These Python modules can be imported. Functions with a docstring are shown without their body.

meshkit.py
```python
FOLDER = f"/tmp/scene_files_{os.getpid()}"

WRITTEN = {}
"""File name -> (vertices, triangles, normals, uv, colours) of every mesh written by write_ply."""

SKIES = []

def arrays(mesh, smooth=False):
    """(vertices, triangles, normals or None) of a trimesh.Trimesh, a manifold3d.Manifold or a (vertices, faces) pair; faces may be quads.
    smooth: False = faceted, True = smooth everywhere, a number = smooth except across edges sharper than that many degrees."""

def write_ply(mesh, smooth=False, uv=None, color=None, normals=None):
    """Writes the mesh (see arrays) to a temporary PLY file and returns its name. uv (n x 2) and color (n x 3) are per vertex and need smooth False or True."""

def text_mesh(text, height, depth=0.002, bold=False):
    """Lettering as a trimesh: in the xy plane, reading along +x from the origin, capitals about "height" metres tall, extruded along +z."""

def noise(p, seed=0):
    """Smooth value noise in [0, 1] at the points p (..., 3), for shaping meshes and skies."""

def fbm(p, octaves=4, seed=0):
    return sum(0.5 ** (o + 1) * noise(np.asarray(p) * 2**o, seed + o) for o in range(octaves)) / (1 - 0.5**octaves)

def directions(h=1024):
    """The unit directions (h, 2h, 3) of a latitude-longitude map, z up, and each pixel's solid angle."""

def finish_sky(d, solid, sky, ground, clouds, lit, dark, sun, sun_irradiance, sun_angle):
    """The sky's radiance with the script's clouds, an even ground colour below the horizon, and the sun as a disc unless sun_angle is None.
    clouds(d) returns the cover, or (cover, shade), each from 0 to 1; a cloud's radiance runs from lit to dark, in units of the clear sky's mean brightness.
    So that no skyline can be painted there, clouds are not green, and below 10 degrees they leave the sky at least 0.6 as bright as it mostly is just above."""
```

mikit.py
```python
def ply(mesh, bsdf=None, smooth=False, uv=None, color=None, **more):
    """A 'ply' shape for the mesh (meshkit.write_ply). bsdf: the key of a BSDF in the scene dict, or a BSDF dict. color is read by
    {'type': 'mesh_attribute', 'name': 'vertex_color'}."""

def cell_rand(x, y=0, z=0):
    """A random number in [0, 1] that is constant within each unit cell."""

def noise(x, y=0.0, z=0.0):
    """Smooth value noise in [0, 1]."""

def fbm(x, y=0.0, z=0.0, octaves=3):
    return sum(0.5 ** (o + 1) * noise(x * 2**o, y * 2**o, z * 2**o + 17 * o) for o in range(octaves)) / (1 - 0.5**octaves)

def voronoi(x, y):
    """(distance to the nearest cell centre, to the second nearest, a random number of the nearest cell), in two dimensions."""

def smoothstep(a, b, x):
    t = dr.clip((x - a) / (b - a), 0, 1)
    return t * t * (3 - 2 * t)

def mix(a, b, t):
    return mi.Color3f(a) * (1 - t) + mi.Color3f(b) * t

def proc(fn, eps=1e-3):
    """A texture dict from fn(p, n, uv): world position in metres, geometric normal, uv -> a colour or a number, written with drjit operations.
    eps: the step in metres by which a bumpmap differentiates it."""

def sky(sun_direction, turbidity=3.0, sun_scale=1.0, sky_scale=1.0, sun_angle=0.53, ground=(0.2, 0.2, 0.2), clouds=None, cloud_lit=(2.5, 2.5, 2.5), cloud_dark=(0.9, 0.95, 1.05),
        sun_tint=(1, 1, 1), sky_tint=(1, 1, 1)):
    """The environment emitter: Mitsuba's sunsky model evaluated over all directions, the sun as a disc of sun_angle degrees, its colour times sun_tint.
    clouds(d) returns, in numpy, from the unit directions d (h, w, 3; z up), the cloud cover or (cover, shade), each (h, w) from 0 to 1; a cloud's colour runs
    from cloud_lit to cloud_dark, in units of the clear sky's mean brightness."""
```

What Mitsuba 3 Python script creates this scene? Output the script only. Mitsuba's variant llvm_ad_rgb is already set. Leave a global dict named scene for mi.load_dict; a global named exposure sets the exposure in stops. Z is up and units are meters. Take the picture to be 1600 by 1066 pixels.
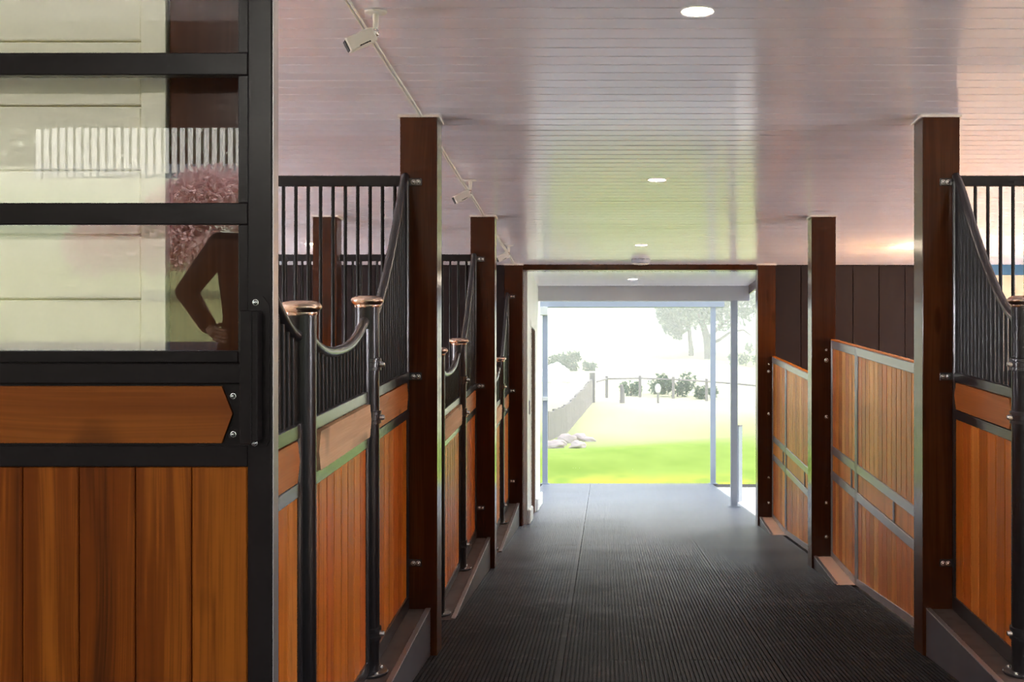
import math, random
import numpy as np, trimesh, drjit as dr, mitsuba as mi, mikit, meshkit
from scipy.spatial import ConvexHull
T = mi.ScalarTransform4f
rng = random.Random(7)
scene, labels = {}, {}

# ------------------------------------------------------------------ camera, sky, exposure
EYE, F, VX, HY = 1.302, 2026.0, 942.0, 435.0          # eye height, focal length in pixels, principal point
S = 0.0972                                            # the aisle, its floor and its ceiling fall by this much per metre
exposure = 3.0
PORCHFILL = (74.0, 71.0, 66.0)
HAZE = 0.0088
scene['camera'] = {'type': 'perspective', 'fov': 2 * math.degrees(math.atan(800 / F)), 'fov_axis': 'x',
                   'principal_point_offset_x': -(VX - 800) / 1600, 'principal_point_offset_y': (533 - HY) / 1066,
                   'near_clip': 0.05, 'far_clip': 2000.0,
                   'to_world': T().look_at([0, 0, EYE], [0, 1, EYE], [0, 0, 1])}


def overcast(d):
    n = meshkit.fbm(d * np.array([2.2, 2.2, 4.0]) + 5, 4)
    return 0.82 + 0.18 * np.clip(n * 2 - 0.5, 0, 1), np.clip(n * 1.6 - 0.45, 0, 1)


SKY = 27.0
scene['sky'] = mikit.sky([0.45, 0.55, 0.72], turbidity=5.0, sun_scale=0.02 * SKY, sky_scale=0.055 * SKY, sun_angle=6.0, ground=(0.2, 0.24, 0.1),
                         clouds=overcast, cloud_lit=(1.44, 1.56, 1.80), cloud_dark=(1.04, 1.14, 1.32), sun_tint=(0.9, 0.96, 1.1))
DOWNLIGHT, STALLFILL, GLOWLIGHT = (24.0, 19.5, 15.0), (29.5, 29.0, 32.5), (34.0, 18.5, 8.0)


# ------------------------------------------------------------------ helpers
def hull(pts):
    pts = np.asarray(pts, float)
    h = ConvexHull(pts)
    used = np.unique(h.simplices)
    back = {a: i for i, a in enumerate(used)}
    f = np.array([[back[a] for a in t] for t in h.simplices])
    v = pts[used]
    n = np.cross(v[f[:, 1]] - v[f[:, 0]], v[f[:, 2]] - v[f[:, 0]])
    bad = (n * h.equations[:, :3]).sum(1) < 0
    f[bad] = f[bad][:, ::-1]
    return trimesh.Trimesh(v, f, process=False)


def box(x0, x1, y0, y1, z0, z1, c=0.0):
    """A box with chamfered edges."""
    if c <= 0:
        return hull([[x, y, z] for x in (x0, x1) for y in (y0, y1) for z in (z0, z1)])
    c = min(c, 0.45 * min(x1 - x0, y1 - y0, z1 - z0))
    P = []
    for x, i in ((x0, c), (x1, -c)):
        for y, j in ((y0, c), (y1, -c)):
            for z, k in ((z0, c), (z1, -c)):
                P += [[x, y + j, z + k], [x + i, y, z + k], [x + i, y + j, z]]
    return hull(P)


def shear(m):
    m = m.copy()
    m.vertices[:, 2] -= S * m.vertices[:, 1]
    return m


def cat(*ms):
    return trimesh.util.concatenate([m for m in ms])


def tube(points, r, sides=14, cap=True):
    p = np.asarray(points, float)
    r = np.broadcast_to(r, (len(p),)).astype(float)
    t = np.gradient(p, axis=0)
    t /= np.linalg.norm(t, axis=1, keepdims=True)
    a = np.cross(t[0], [0, 0, 1.0] if abs(t[0][2]) < 0.9 else [1.0, 0, 0])
    a /= np.linalg.norm(a)
    ang = np.arange(sides) * 2 * np.pi / sides
    V = []
    for i in range(len(p)):
        a = a - t[i] * (a @ t[i])
        a /= np.linalg.norm(a)
        b = np.cross(t[i], a)
        V.append(p[i] + r[i] * (np.cos(ang)[:, None] * a + np.sin(ang)[:, None] * b))
    V = np.vstack(V)
    Fc = []
    for i in range(len(p) - 1):
        for k in range(sides):
            q = [i * sides + k, i * sides + (k + 1) % sides, (i + 1) * sides + (k + 1) % sides, (i + 1) * sides + k]
            Fc += [[q[0], q[1], q[2]], [q[0], q[2], q[3]]]
    if cap:
        V = np.vstack([V, p[:1], p[-1:]])
        n = len(p) * sides
        for k in range(sides):
            Fc += [[n, (k + 1) % sides, k], [n + 1, n - sides + k, n - sides + (k + 1) % sides]]
    m = trimesh.Trimesh(V, Fc, process=False)
    return m


def lathe(profile, sides=32):
    """profile: (radius, z) from bottom to top, about the z axis."""
    pr = np.asarray(profile, float)
    ang = np.arange(sides) * 2 * np.pi / sides
    V = np.vstack([np.stack([r * np.cos(ang), r * np.sin(ang), 0 * ang + z], 1) for r, z in pr])
    Fc = []
    for i in range(len(pr) - 1):
        for k in range(sides):
            q = [i * sides + k, i * sides + (k + 1) % sides, (i + 1) * sides + (k + 1) % sides, (i + 1) * sides + k]
            Fc += [[q[0], q[1], q[2]], [q[0], q[2], q[3]]]
    m = trimesh.Trimesh(V, Fc, process=True)
    m.update_faces(m.nondegenerate_faces())
    return m


def ball(r, scale=(1, 1, 1), sub=2):
    m = trimesh.creation.icosphere(subdivisions=sub, radius=r)
    m.vertices *= scale
    return m


def at(m, x, y, z):
    m = m.copy()
    m.apply_translation([x, y, z])
    return m


def turn(m, axis, deg, point=(0, 0, 0)):
    m = m.copy()
    m.apply_transform(trimesh.transformations.rotation_matrix(math.radians(deg), axis, point))
    return m


def free(key):
    if key not in scene and key not in labels:
        return key
    n = 1
    while f'{key}_{n:03d}' in scene or f'{key}_{n:03d}' in labels:
        n += 1
    return f'{key}_{n:03d}'


def put(name, mesh, m, parent=None, smooth=False, label=None, **more):
    """One entry; mesh may be a mesh or a ply dict already made."""
    key = free(name if parent is None else f'{parent}__{name}')
    d = mesh if isinstance(mesh, dict) else mikit.ply(mesh, m, smooth=smooth)
    scene[key] = {**d, **more}
    if label:
        labels[key] = {'label': label}
    return key


def thing(name, label, cat_, group=None):
    key = free(name)
    labels[key] = {'label': label, 'category': cat_}
    if group:
        labels[key]['group'] = group
    return key


def one(name, mesh, m, label, cat_, group=None, smooth=False, **more):
    key = put(name, mesh, m, smooth=smooth, **more)
    labels[key] = {'label': label, 'category': cat_}
    if group:
        labels[key]['group'] = group
    return key


def struct(name, mesh, m, smooth=False, label=None):
    key = put(name, mesh, m, smooth=smooth)
    labels[key] = {'kind': 'structure', 'label': label or name.replace('_', ' ')}
    return key


def shared(mesh, m, smooth=False):
    return mikit.ply(mesh, m, smooth=smooth)


# ------------------------------------------------------------------ materials
N, FB, CR, SS, MX = mikit.noise, mikit.fbm, mikit.cell_rand, mikit.smoothstep, mikit.mix


def rgb(*c):
    return {'type': 'rgb', 'value': list(c)}


def pr(name, color, rough, spec=0.5, **k):
    k = {'specular': spec, **k} if 'eta' not in k else k
    scene[name] = {'type': 'twosided', 'bsdf': {'type': 'principled', 'base_color': color if isinstance(color, dict) else rgb(*color), 'roughness': rough, **k}}


def wood(dark, mid, light, across, along, pitch, origin=0.0, fine=330.0, knots=0.45, tone=0.34):
    def fn(p, n, uv):
        u, v, w = getattr(p, across), getattr(p, along), (p.x + p.y + p.z) - getattr(p, across) - getattr(p, along)
        k = dr.floor((u - origin) / pitch)
        r = CR(k, dr.floor(w * 0.8), 3)
        wob = (N(u * 9 + r * 31, v * 1.7, r * 17) - 0.5) * 0.05
        a = FB((u + wob) * 42 + r * 57, v * 1.3 + r * 40, r * 9, octaves=3)
        b = N(u * 9 + r * 23, v * 0.7 + r * 11, 5.0)
        f = N((u + wob) * fine, v * 7.0 + r * 80, 2.0)
        t = dr.clip(0.62 * a + 0.34 * b + 0.18 * f - 0.07 + tone * (r - 0.5), 0, 1)
        c = MX(mi.Color3f(dark), mi.Color3f(mid), SS(0.18, 0.5, t))
        c = mi.Color3f(c) * (1 - SS(0.5, 0.85, t)) + mi.Color3f(light) * SS(0.5, 0.85, t)
        knot = SS(0.82, 0.95, N(u * 14 + r * 13, v * 4.0 + r * 7, 9.0)) * knots
        return c * (1 - knot)
    return mikit.proc(fn)


def wallgrain(c, k):
    def fn(p, n, uv):
        return mi.Color3f(*c) * (0.9 + 0.2 * FB(p.x * k, p.y * k, p.z * k * 0.3))
    return mikit.proc(fn)


pr('wood_door', wood((0.050, 0.012, 0.002), (0.130, 0.027, 0.0025), (0.27, 0.072, 0.008), 'x', 'z', 0.13, -0.819), 0.45, 0.08)
pr('wood_door_band', wood((0.085, 0.018, 0.003), (0.145, 0.034, 0.004), (0.20, 0.054, 0.007), 'z', 'x', 5.0, -20.0), 0.42, 0.1)
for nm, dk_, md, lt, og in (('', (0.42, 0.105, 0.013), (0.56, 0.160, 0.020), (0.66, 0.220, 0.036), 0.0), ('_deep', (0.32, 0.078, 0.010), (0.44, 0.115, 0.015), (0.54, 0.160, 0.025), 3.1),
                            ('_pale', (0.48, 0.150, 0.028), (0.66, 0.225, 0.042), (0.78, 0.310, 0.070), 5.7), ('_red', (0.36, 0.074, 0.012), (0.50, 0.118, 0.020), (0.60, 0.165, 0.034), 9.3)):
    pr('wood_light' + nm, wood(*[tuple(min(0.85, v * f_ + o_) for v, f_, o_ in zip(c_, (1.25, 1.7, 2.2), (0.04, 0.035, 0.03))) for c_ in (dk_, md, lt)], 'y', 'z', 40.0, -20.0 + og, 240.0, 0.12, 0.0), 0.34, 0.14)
    pr('wood_panel' + nm, wood(dk_, md, lt, 'y', 'z', 40.0, -20.0 + og, 240.0, 0.12, 0.0), 0.34, 0.14)
pr('wood_band', wood((0.30, 0.085, 0.018), (0.40, 0.122, 0.028), (0.48, 0.165, 0.045), 'z', 'y', 5.0, -40.0, 220.0), 0.40, 0.2)
pr('wood_bare', wood((0.46, 0.26, 0.14), (0.60, 0.36, 0.20), (0.70, 0.45, 0.27), 'z', 'y', 5.0, -40.0, 260.0), 0.6, 0.3)
pr('wood_post', wood((0.028, 0.0070, 0.0022), (0.040, 0.0105, 0.003), (0.060, 0.018, 0.005), 'x', 'z', 5.0, -40.0, 160.0), 0.16, 0.18)
pr('steel_black', (0.0115, 0.0092, 0.0095), 0.28, 0.08)
pr('steel_gloss', (0.016, 0.015, 0.0165), 0.20, 0.9)
pr('steel_tube', (0.012, 0.011, 0.012), 0.24, 0.35)
pr('steel_bar', (0.0065, 0.006, 0.0065), 0.34, 0.25)
pr('steel_trim', (0.42, 0.41, 0.42), 0.35, 0.5, metallic=0.8)
pr('seal_black', (0.01, 0.01, 0.01), 0.6, 0.3)
scene['bronze'] = {'type': 'roughconductor', 'material': 'none', 'specular_reflectance': rgb(0.86, 0.66, 0.52), 'alpha': 0.07}
scene['chrome'] = {'type': 'roughconductor', 'material': 'none', 'specular_reflectance': rgb(0.85, 0.84, 0.82), 'alpha': 0.12}


def ceil_fn(p, n, uv):
    k = dr.floor(p.y / 0.137)
    g = FB(p.x * 0.7, p.y * 0.7, 1.0)
    return mi.Color3f(0.76, 0.755, 0.785) * (0.955 + 0.05 * CR(k, 4) + 0.05 * g)


pr('ceiling_paint', mikit.proc(ceil_fn), 0.16, eta=2.05)


def sheen_fade(p, g):
    return SS(7.2, 16.5, p.y + (g - 0.5) * 1.4)  # painted sheen grows towards the far doorway


def mat_fn(p, n, uv):
    g = FB(p.x * 3, p.y * 2.2, 1.0)
    h = SS(0.60, 0.80, FB(p.x * 11, p.y * 7, 4.0))
    base = MX((0.012, 0.0100, 0.0105), (0.022, 0.0185, 0.0185), g)
    dots = SS(0.012, 0.008, dr.abs(p.y - 0.16 * dr.floor(p.y / 0.16 + 0.5)))
    crown = SS(-0.004, -0.0005, p.z + S * p.y)      # groove shade painted into the colour; rib tops worn paler
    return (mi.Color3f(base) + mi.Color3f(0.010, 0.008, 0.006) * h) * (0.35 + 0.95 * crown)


pr('rubber_dark', mikit.proc(mat_fn), 0.55, 0.05)
pr('rubber_sheen', wallgrain((0.15, 0.17, 0.225), 2.0), 0.34, 0.45)  # floor sheen by the far doorway, painted as a paler bluish gloss
scene['rubber'] = {'type': 'blendbsdf', 'weight': mikit.proc(lambda p, n, uv: sheen_fade(p, FB(p.x * 3, p.y * 2.2, 1.0))), 'a': {'type': 'ref', 'id': 'rubber_dark'}, 'b': {'type': 'ref', 'id': 'rubber_sheen'}}
pr('rubber_seam', (0.012, 0.011, 0.011), 0.6, 0.3)


def conc_fn(p, n, uv):
    g = FB(p.x * 5, p.y * 5, p.z * 5, octaves=3)
    d = SS(0.55, 0.75, N(p.x * 23, p.y * 19, p.z * 11))
    return MX((0.060, 0.044, 0.036), (0.10, 0.078, 0.066), g) * (1 - 0.25 * d)


pr('concrete', mikit.proc(conc_fn), 0.55, 0.4)


pr('wall_dark', wallgrain((0.016, 0.0115, 0.0115), 4.0), 0.55, 0.1)
pr('wall_cream', wallgrain((0.86, 0.82, 0.66), 2.0), 0.5, 0.4)
pr('wall_warm', wallgrain((0.70, 0.58, 0.40), 2.0), 0.5, 0.4)
pr('wall_white', wallgrain((0.80, 0.82, 0.80), 2.0), 0.45, 0.4)
pr('wall_inside', wallgrain((0.42, 0.39, 0.38), 2.0), 0.5, 0.4)
pr('blue_paint', (0.03, 0.11, 0.20), 0.4, 0.5)
pr('grey_paint', (0.56, 0.56, 0.60), 0.4, 0.5)
pr('bluegrey_paint', (0.40, 0.44, 0.50), 0.4, 0.5)
pr('white_plastic', (0.80, 0.80, 0.72), 0.38, 0.5)
pr('door_brown', (0.050, 0.020, 0.011), 0.7, 0.05)
pr('white_trim', (0.72, 0.68, 0.60), 0.4, 0.5)
pr('concrete_pale', wallgrain((0.62, 0.61, 0.60), 3.0), 0.7, 0.3)
pr('timber_grey', wallgrain((0.30, 0.28, 0.28), 6.0), 0.8, 0.2)
pr('bark', wallgrain((0.20, 0.19, 0.175), 5.0), 0.9, 0.1)
pr('stone', wallgrain((0.52, 0.44, 0.43), 3.0), 0.85, 0.2)
pr('white_cloth', wallgrain((0.88, 0.88, 0.87), 3.0), 0.8, 0.2)
scene['glass'] = {'type': 'thindielectric', 'int_ior': 1.85}


def grass_fn(p, n, uv):
    big = FB(p.x * 0.06 + 3, p.y * 0.05, 2.0)
    sm = FB(p.x * 1.4, p.y * 0.8, 5.0)
    dry = SS(35.0, 47.0, p.y + (big - 0.5) * 26)
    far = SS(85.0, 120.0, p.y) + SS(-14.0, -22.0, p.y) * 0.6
    lush = MX((0.19, 0.29, 0.05), (0.27, 0.37, 0.08), sm)
    edge = SS(24.5, 22.0, p.y + (sm - 0.5) * 2) * SS(0.35, 0.7, sm)
    lush = MX(lush, (0.44, 0.42, 0.06), edge)
    lush = MX(lush, (0.25, 0.27, 0.12), SS(0.0, -2.0, p.y))
    straw = MX((0.42, 0.44, 0.27), (0.54, 0.49, 0.38), FB(p.x * 0.35, p.y * 0.2, 9.0))
    green2 = MX((0.27, 0.38, 0.15), (0.33, 0.42, 0.20), sm)
    patch = SS(0.45, 0.6, FB(p.x * 0.09, p.y * 0.05, 13.0))
    c = MX(lush, MX(straw, green2, patch * 0.8), dry)
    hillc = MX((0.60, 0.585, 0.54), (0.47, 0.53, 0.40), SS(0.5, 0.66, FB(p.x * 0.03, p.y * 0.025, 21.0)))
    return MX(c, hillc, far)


pr('grass', mikit.proc(grass_fn), 0.9, 0.1)
scene['leaf'] = {'type': 'principledthin', 'base_color': rgb(0.20, 0.27, 0.20), 'roughness': 0.6, 'diff_trans': 0.7, 'spec_trans': 0.0}
scene['leaf_dark'] = {'type': 'principledthin', 'base_color': rgb(0.12, 0.17, 0.12), 'roughness': 0.6, 'diff_trans': 0.5, 'spec_trans': 0.0}

# ------------------------------------------------------------------ the shell
PY0, PITCH, DROP = 3.14, 3.57, 0.347
LX, RX = -0.858, 1.655                              # aisle faces of the posts
PW = 0.192
LPL, RPL = -1.021, 1.825                            # planes of the stall fronts
CEIL, YEND = 2.80, 13.95
XL, XR = -4.45, 5.30


def fz(y):
    return -S * y


# floor slab with ribbed rubber mats
floor = struct('floor', shear(box(-6.0, 7.0, -7.0, 21.35, -0.30, -0.014)), 'rubber_seam', label='sloping floor laid with ribbed black rubber mats')


def mat_mesh(x0, x1, y0, y1):
    p, g, h = 0.0212, 0.0055, 0.0050
    n = int((x1 - x0 - 0.02) / p)
    xs, zs = [x0, x0, x0 + 0.008], [-0.013, -0.001, 0.0]
    off = x0 + 0.5 * ((x1 - x0) - n * p)
    for i in range(n):
        a = off + i * p
        xs += [a + 0.003, a + 0.003 + 0.002, a + 0.003 + 0.002 + g, a + 0.003 + 0.004 + g]
        zs += [0.0, -h, -h, 0.0]
    xs += [x1 - 0.008, x1, x1]
    zs += [0.0, -0.001, -0.013]
    a = np.stack([xs, [y0] * len(xs), zs], 1)
    b = np.stack([xs, [y1] * len(xs), zs], 1)
    k = len(xs)
    f = []
    for i in range(k - 1):
        f += [[i, i + 1, k + i + 1], [i, k + i + 1, k + i]]
    m = trimesh.Trimesh(np.vstack([a, b]), np.array(f)[:, ::-1], process=False)
    return shear(m)


STRIPS = ((-0.985, -0.203), (-0.197, 0.867), (0.873, 1.785))
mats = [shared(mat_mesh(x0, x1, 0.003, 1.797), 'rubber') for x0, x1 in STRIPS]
y = 3.0
while y < 21.3:
    for d in mats:
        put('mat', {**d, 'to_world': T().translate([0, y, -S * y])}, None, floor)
    y += 1.8 if y + 3.6 < 21.4 else 10
    if y > 19 and y < 20:
        break
for x0, x1 in STRIPS:
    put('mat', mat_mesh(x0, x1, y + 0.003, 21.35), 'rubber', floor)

pr('bounce_floor', wallgrain((0.55, 0.47, 0.35), 9.0), 0.9, 0.1)  # pale stall floor added to bounce light onto the ceiling
for nm, a, b in (('left', XL, -1.09), ('right', 1.89, XR)):
    struct(f'floor_{nm}', shear(box(a, b, 3.31, YEND, -0.02, 0.0)), 'bounce_floor', label=f'pale light-bouncing layer added over the floor of the {nm} stalls')

# ceiling: boards across the aisle
ceiling = struct('ceiling', shear(cat(box(XL - 0.15, XR + 0.15, -3.2, YEND + 0.1, CEIL + 0.016, CEIL + 0.14), box(-1.0, 1.86, YEND + 0.1, 16.5, CEIL + 0.016, CEIL + 0.14))), 'ceiling_paint', label='sloping ceiling of gloss mauve-white boards')


def ceil_board(x0, x1, w):
    c, b, h = 0.0062, 0.0012, 0.016
    prof = [(b, h), (b, c), (b + c, 0), (w - b - c, 0), (w - b, c), (w - b, h)]
    return shear(hull([[x, yy, CEIL + z] for x in (x0, x1) for yy, z in prof]))


bw = 0.137
main_b, out_b = shared(ceil_board(XL, XR, bw), 'ceiling_paint'), shared(ceil_board(-0.84, 1.84, bw), 'ceiling_paint')
y = 3.1 - 40 * bw
i = 0
y = 4.898 - 58 * bw
while y < 16.35:
    d = main_b if y < YEND - 0.05 else out_b
    put('board', {**d, 'to_world': T().translate([0, y, -S * y])}, None, ceiling)
    y += bw


def wall_with_openings(x0, x1, y0, y1, holes):
    parts, a = [], y0
    for h0, h1, z0, z1 in holes:
        parts += [box(x0, x1, a, h0, -0.3, CEIL + 0.1), box(x0, x1, h0, h1, -0.3, z0), box(x0, x1, h0, h1, z1, CEIL + 0.1)]
        a = h1
    parts.append(box(x0, x1, a, y1, -0.3, CEIL + 0.1))
    return shear(cat(*parts))


wins = [(PY0 + PITCH * k + 1.1, PY0 + PITCH * k + 2.7, 1.75, 2.35) for k in range(3)]
struct('wall_left', wall_with_openings(XL - 0.15, XL, 3.0, 14.1, wins), 'wall_inside', label='outer wall of the left stalls with window openings')
struct('wall_right', wall_with_openings(XR, XR + 0.15, 3.0, 14.1, wins), 'wall_inside', label='outer wall of the right stalls with window openings')
# front wall: cream boards beside the first post
wf = struct('wall_front', shear(box(XL, -1.055, 3.18, 3.30, -0.3, CEIL + 0.1)), 'wall_cream', label='cream board wall seen through the glazed door')
struct('wall_entrance', shear(box(1.85, XR, 3.16, 3.30, -0.3, CEIL + 0.1)), 'wall_cream', label='cream wall right of the near entrance')
z = 1.877 - 15 * 0.1565
while z < 2.5:
    put('board', box(XL, -1.12, 3.145, 3.185, z + 0.002, z + 0.1565 - 0.002, 0.003), 'wall_cream', wf)
    z += 0.1565
put('corner_board', shear(box(-1.116, -1.058, 3.135, 3.185, 0, CEIL)), 'wall_cream', wf)
# end wall of dark boards, a warm-lit cream panel at its right end
we = struct('wall_end', shear(box(XL, -1.055, YEND + 0.02, YEND + 0.14, -0.3, CEIL + 0.1)), 'wall_dark', label='dark end wall of the left stalls behind the bars')


def dark_board(x0, x1):
    return shear(box(x0 + 0.002, x1 - 0.002, YEND, YEND + 0.022, 0.0, CEIL, 0.004))


x = XL
while x < -1.06:
    put('board', dark_board(x, min(x + 0.2, -1.055)), 'wall_dark', we)
    x += 0.2
we = struct('wall_back', shear(box(1.85, XR, YEND + 0.02, YEND + 0.14, -0.3, CEIL + 0.1)), 'wall_dark', label='dark end wall of wide vertical boards on the right')
x = 1.85
while x < 3.4:
    put('board', dark_board(x, min(x + 0.28, 3.42)), 'wall_dark', we)
    x += 0.28
put('cream_panel', shear(box(3.42, XR, YEND - 0.01, YEND + 0.022, 0, 2.69)), 'wall_warm', we, label='cream panel at the right end of the wall, warmly lit')
put('blue_beam', shear(box(3.42, XR, YEND - 0.05, YEND + 0.022, 2.69, CEIL)), 'blue_paint', we, label='dark blue strip above the cream panel')
struct('trim_1', shear(box(-1.05, 1.85, YEND - 0.06, YEND + 0.12, 2.742, CEIL, 0.004)), 'wood_post', label='dark brown header over the far doorway')
# portico behind the doorway
pw = struct('wall_portico', shear(cat(box(-1.0, -0.82, 14.06, 14.72, 0, CEIL), box(-1.0, -0.82, 14.72, 15.62, 2.2, CEIL), box(-1.0, -0.82, 15.62, 16.95, 0, CEIL))), 'wall_white', label='white side wall beyond the far doorway')
d1 = struct('door_1', shear(box(-0.90, -0.821, 14.75, 15.59, 0, 2.18)), 'door_brown', label='dark brown door in the white side wall')
put('architrave', shear(cat(box(-0.86, -0.812, 14.66, 14.74, 0, 2.26, 0.004), box(-0.86, -0.812, 15.60, 15.68, 0, 2.26, 0.004), box(-0.86, -0.812, 14.74, 15.60, 2.19, 2.26, 0.004))), 'wall_white', d1)
struct('baseboard_left', shear(cat(box(-0.82, -0.785, 14.06, 14.64, 0, 0.16, 0.012), box(-0.82, -0.785, 15.70, 16.95, 0, 0.16, 0.012))), 'wall_white', label='white skirting along the portico wall')
sp = thing('switch_plate', 'small pale switch plate on the white wall before the brown door', 'switch')
put('plate', shear(box(-0.822, -0.806, 14.36, 14.44, 1.19, 1.345, 0.004)), 'bluegrey_paint', sp)
for k in range(2):
    put('rocker', shear(box(-0.808, -0.801, 14.38, 14.42, 1.21 + 0.07 * k, 1.25 + 0.07 * k, 0.003)), 'white_plastic', sp)

# ------------------------------------------------------------------ posts
SIDE = {-1: 'left', 1: 'right'}


def post(x0, x1, y0, label, bolts=()):
    k = thing('timber_post', label, 'post', 'timber posts along the aisle')
    put('shaft', shear(box(x0, x1, y0, y0 + PW, 0.0, CEIL, 0.004)), 'wood_post', k)
    b = 0.010
    put('bead', shear(cat(box(x0 - b, x1 + b, y0 - b, y0, CEIL - 0.012, CEIL), box(x0 - b, x1 + b, y0 + PW, y0 + PW + b, CEIL - 0.012, CEIL),
                          box(x0 - b, x0, y0, y0 + PW, CEIL - 0.012, CEIL), box(x1, x1 + b, y0, y0 + PW, CEIL - 0.012, CEIL))), 'white_trim', k, label='pale bead where the post meets the ceiling')
    return k


WHERE = ('nearest', 'second', 'third', 'farthest')
post(-1.05, LX, PY0, 'dark brown post seen behind the glass of the near door')
post(-1.05, LX, PY0 + PITCH, 'tall dark brown post with the railed partition, second on the left')
post(-1.05, LX, PY0 + 2 * PITCH, 'dark brown post on the left halfway down the aisle')
post(-1.05, LX, PY0 + 3 * PITCH, 'dark brown post at the left jamb of the far doorway')
post(RX, RX + PW, PY0, 'dark brown post at the right of the near entrance')
post(RX, RX + PW, PY0 + PITCH, 'big dark brown post nearest on the right')
post(RX, RX + PW, PY0 + 2 * PITCH, 'orange-brown lit post on the right halfway down the aisle')
post(RX, RX + PW, PY0 + 3 * PITCH, 'dark brown post at the right jamb of the far doorway')
post(-2.30, -2.11, PY0 + 2 * PITCH, 'reddish brown post standing inside the left stalls behind the bars')

# ------------------------------------------------------------------ stall fronts
bolt_mesh = {}


def bolt_at(name, x, y, z, axis, r, parent, m='chrome'):
    """A dome-headed bolt with a washer; axis is the direction it points to."""
    key = (axis, r)
    if key not in bolt_mesh:
        b = lathe([(0, -0.002), (r * 1.25, -0.002), (r * 1.25, r * 0.3), (r, r * 0.35), (r * 0.9, r * 0.75), (r * 0.55, r * 1.05), (0, r * 1.15)], 12)
        rot = {'+x': (0, 1, 0, 90), '-x': (0, 1, 0, -90), '-y': (1, 0, 0, 90), '+z': (0, 0, 1, 0)}[axis]
        bolt_mesh[key] = shared(turn(b, rot[:3], rot[3]), m, smooth=40)
    return put(name, {**bolt_mesh[key], 'to_world': T().translate([x, y, z])}, None, parent)


BAR = shared(trimesh.creation.cylinder(radius=0.0095, height=1.0, sections=10).apply_translation([0, 0, 0.5]), 'steel_bar', smooth=40)
HR = [(0.0, 1.112), (0.05, 1.115), (0.11, 1.128), (0.17, 1.15), (0.243, 1.195), (0.38, 1.288), (0.547, 1.41), (0.722, 1.55), (0.859, 1.69), (0.95, 1.79), (1.02, 1.85)]
HT = np.linspace(0, 1.02, 40)
HZ = np.polyval(np.polyfit([a for a, _ in HR], [b for _, b in HR], 3), HT)


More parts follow.
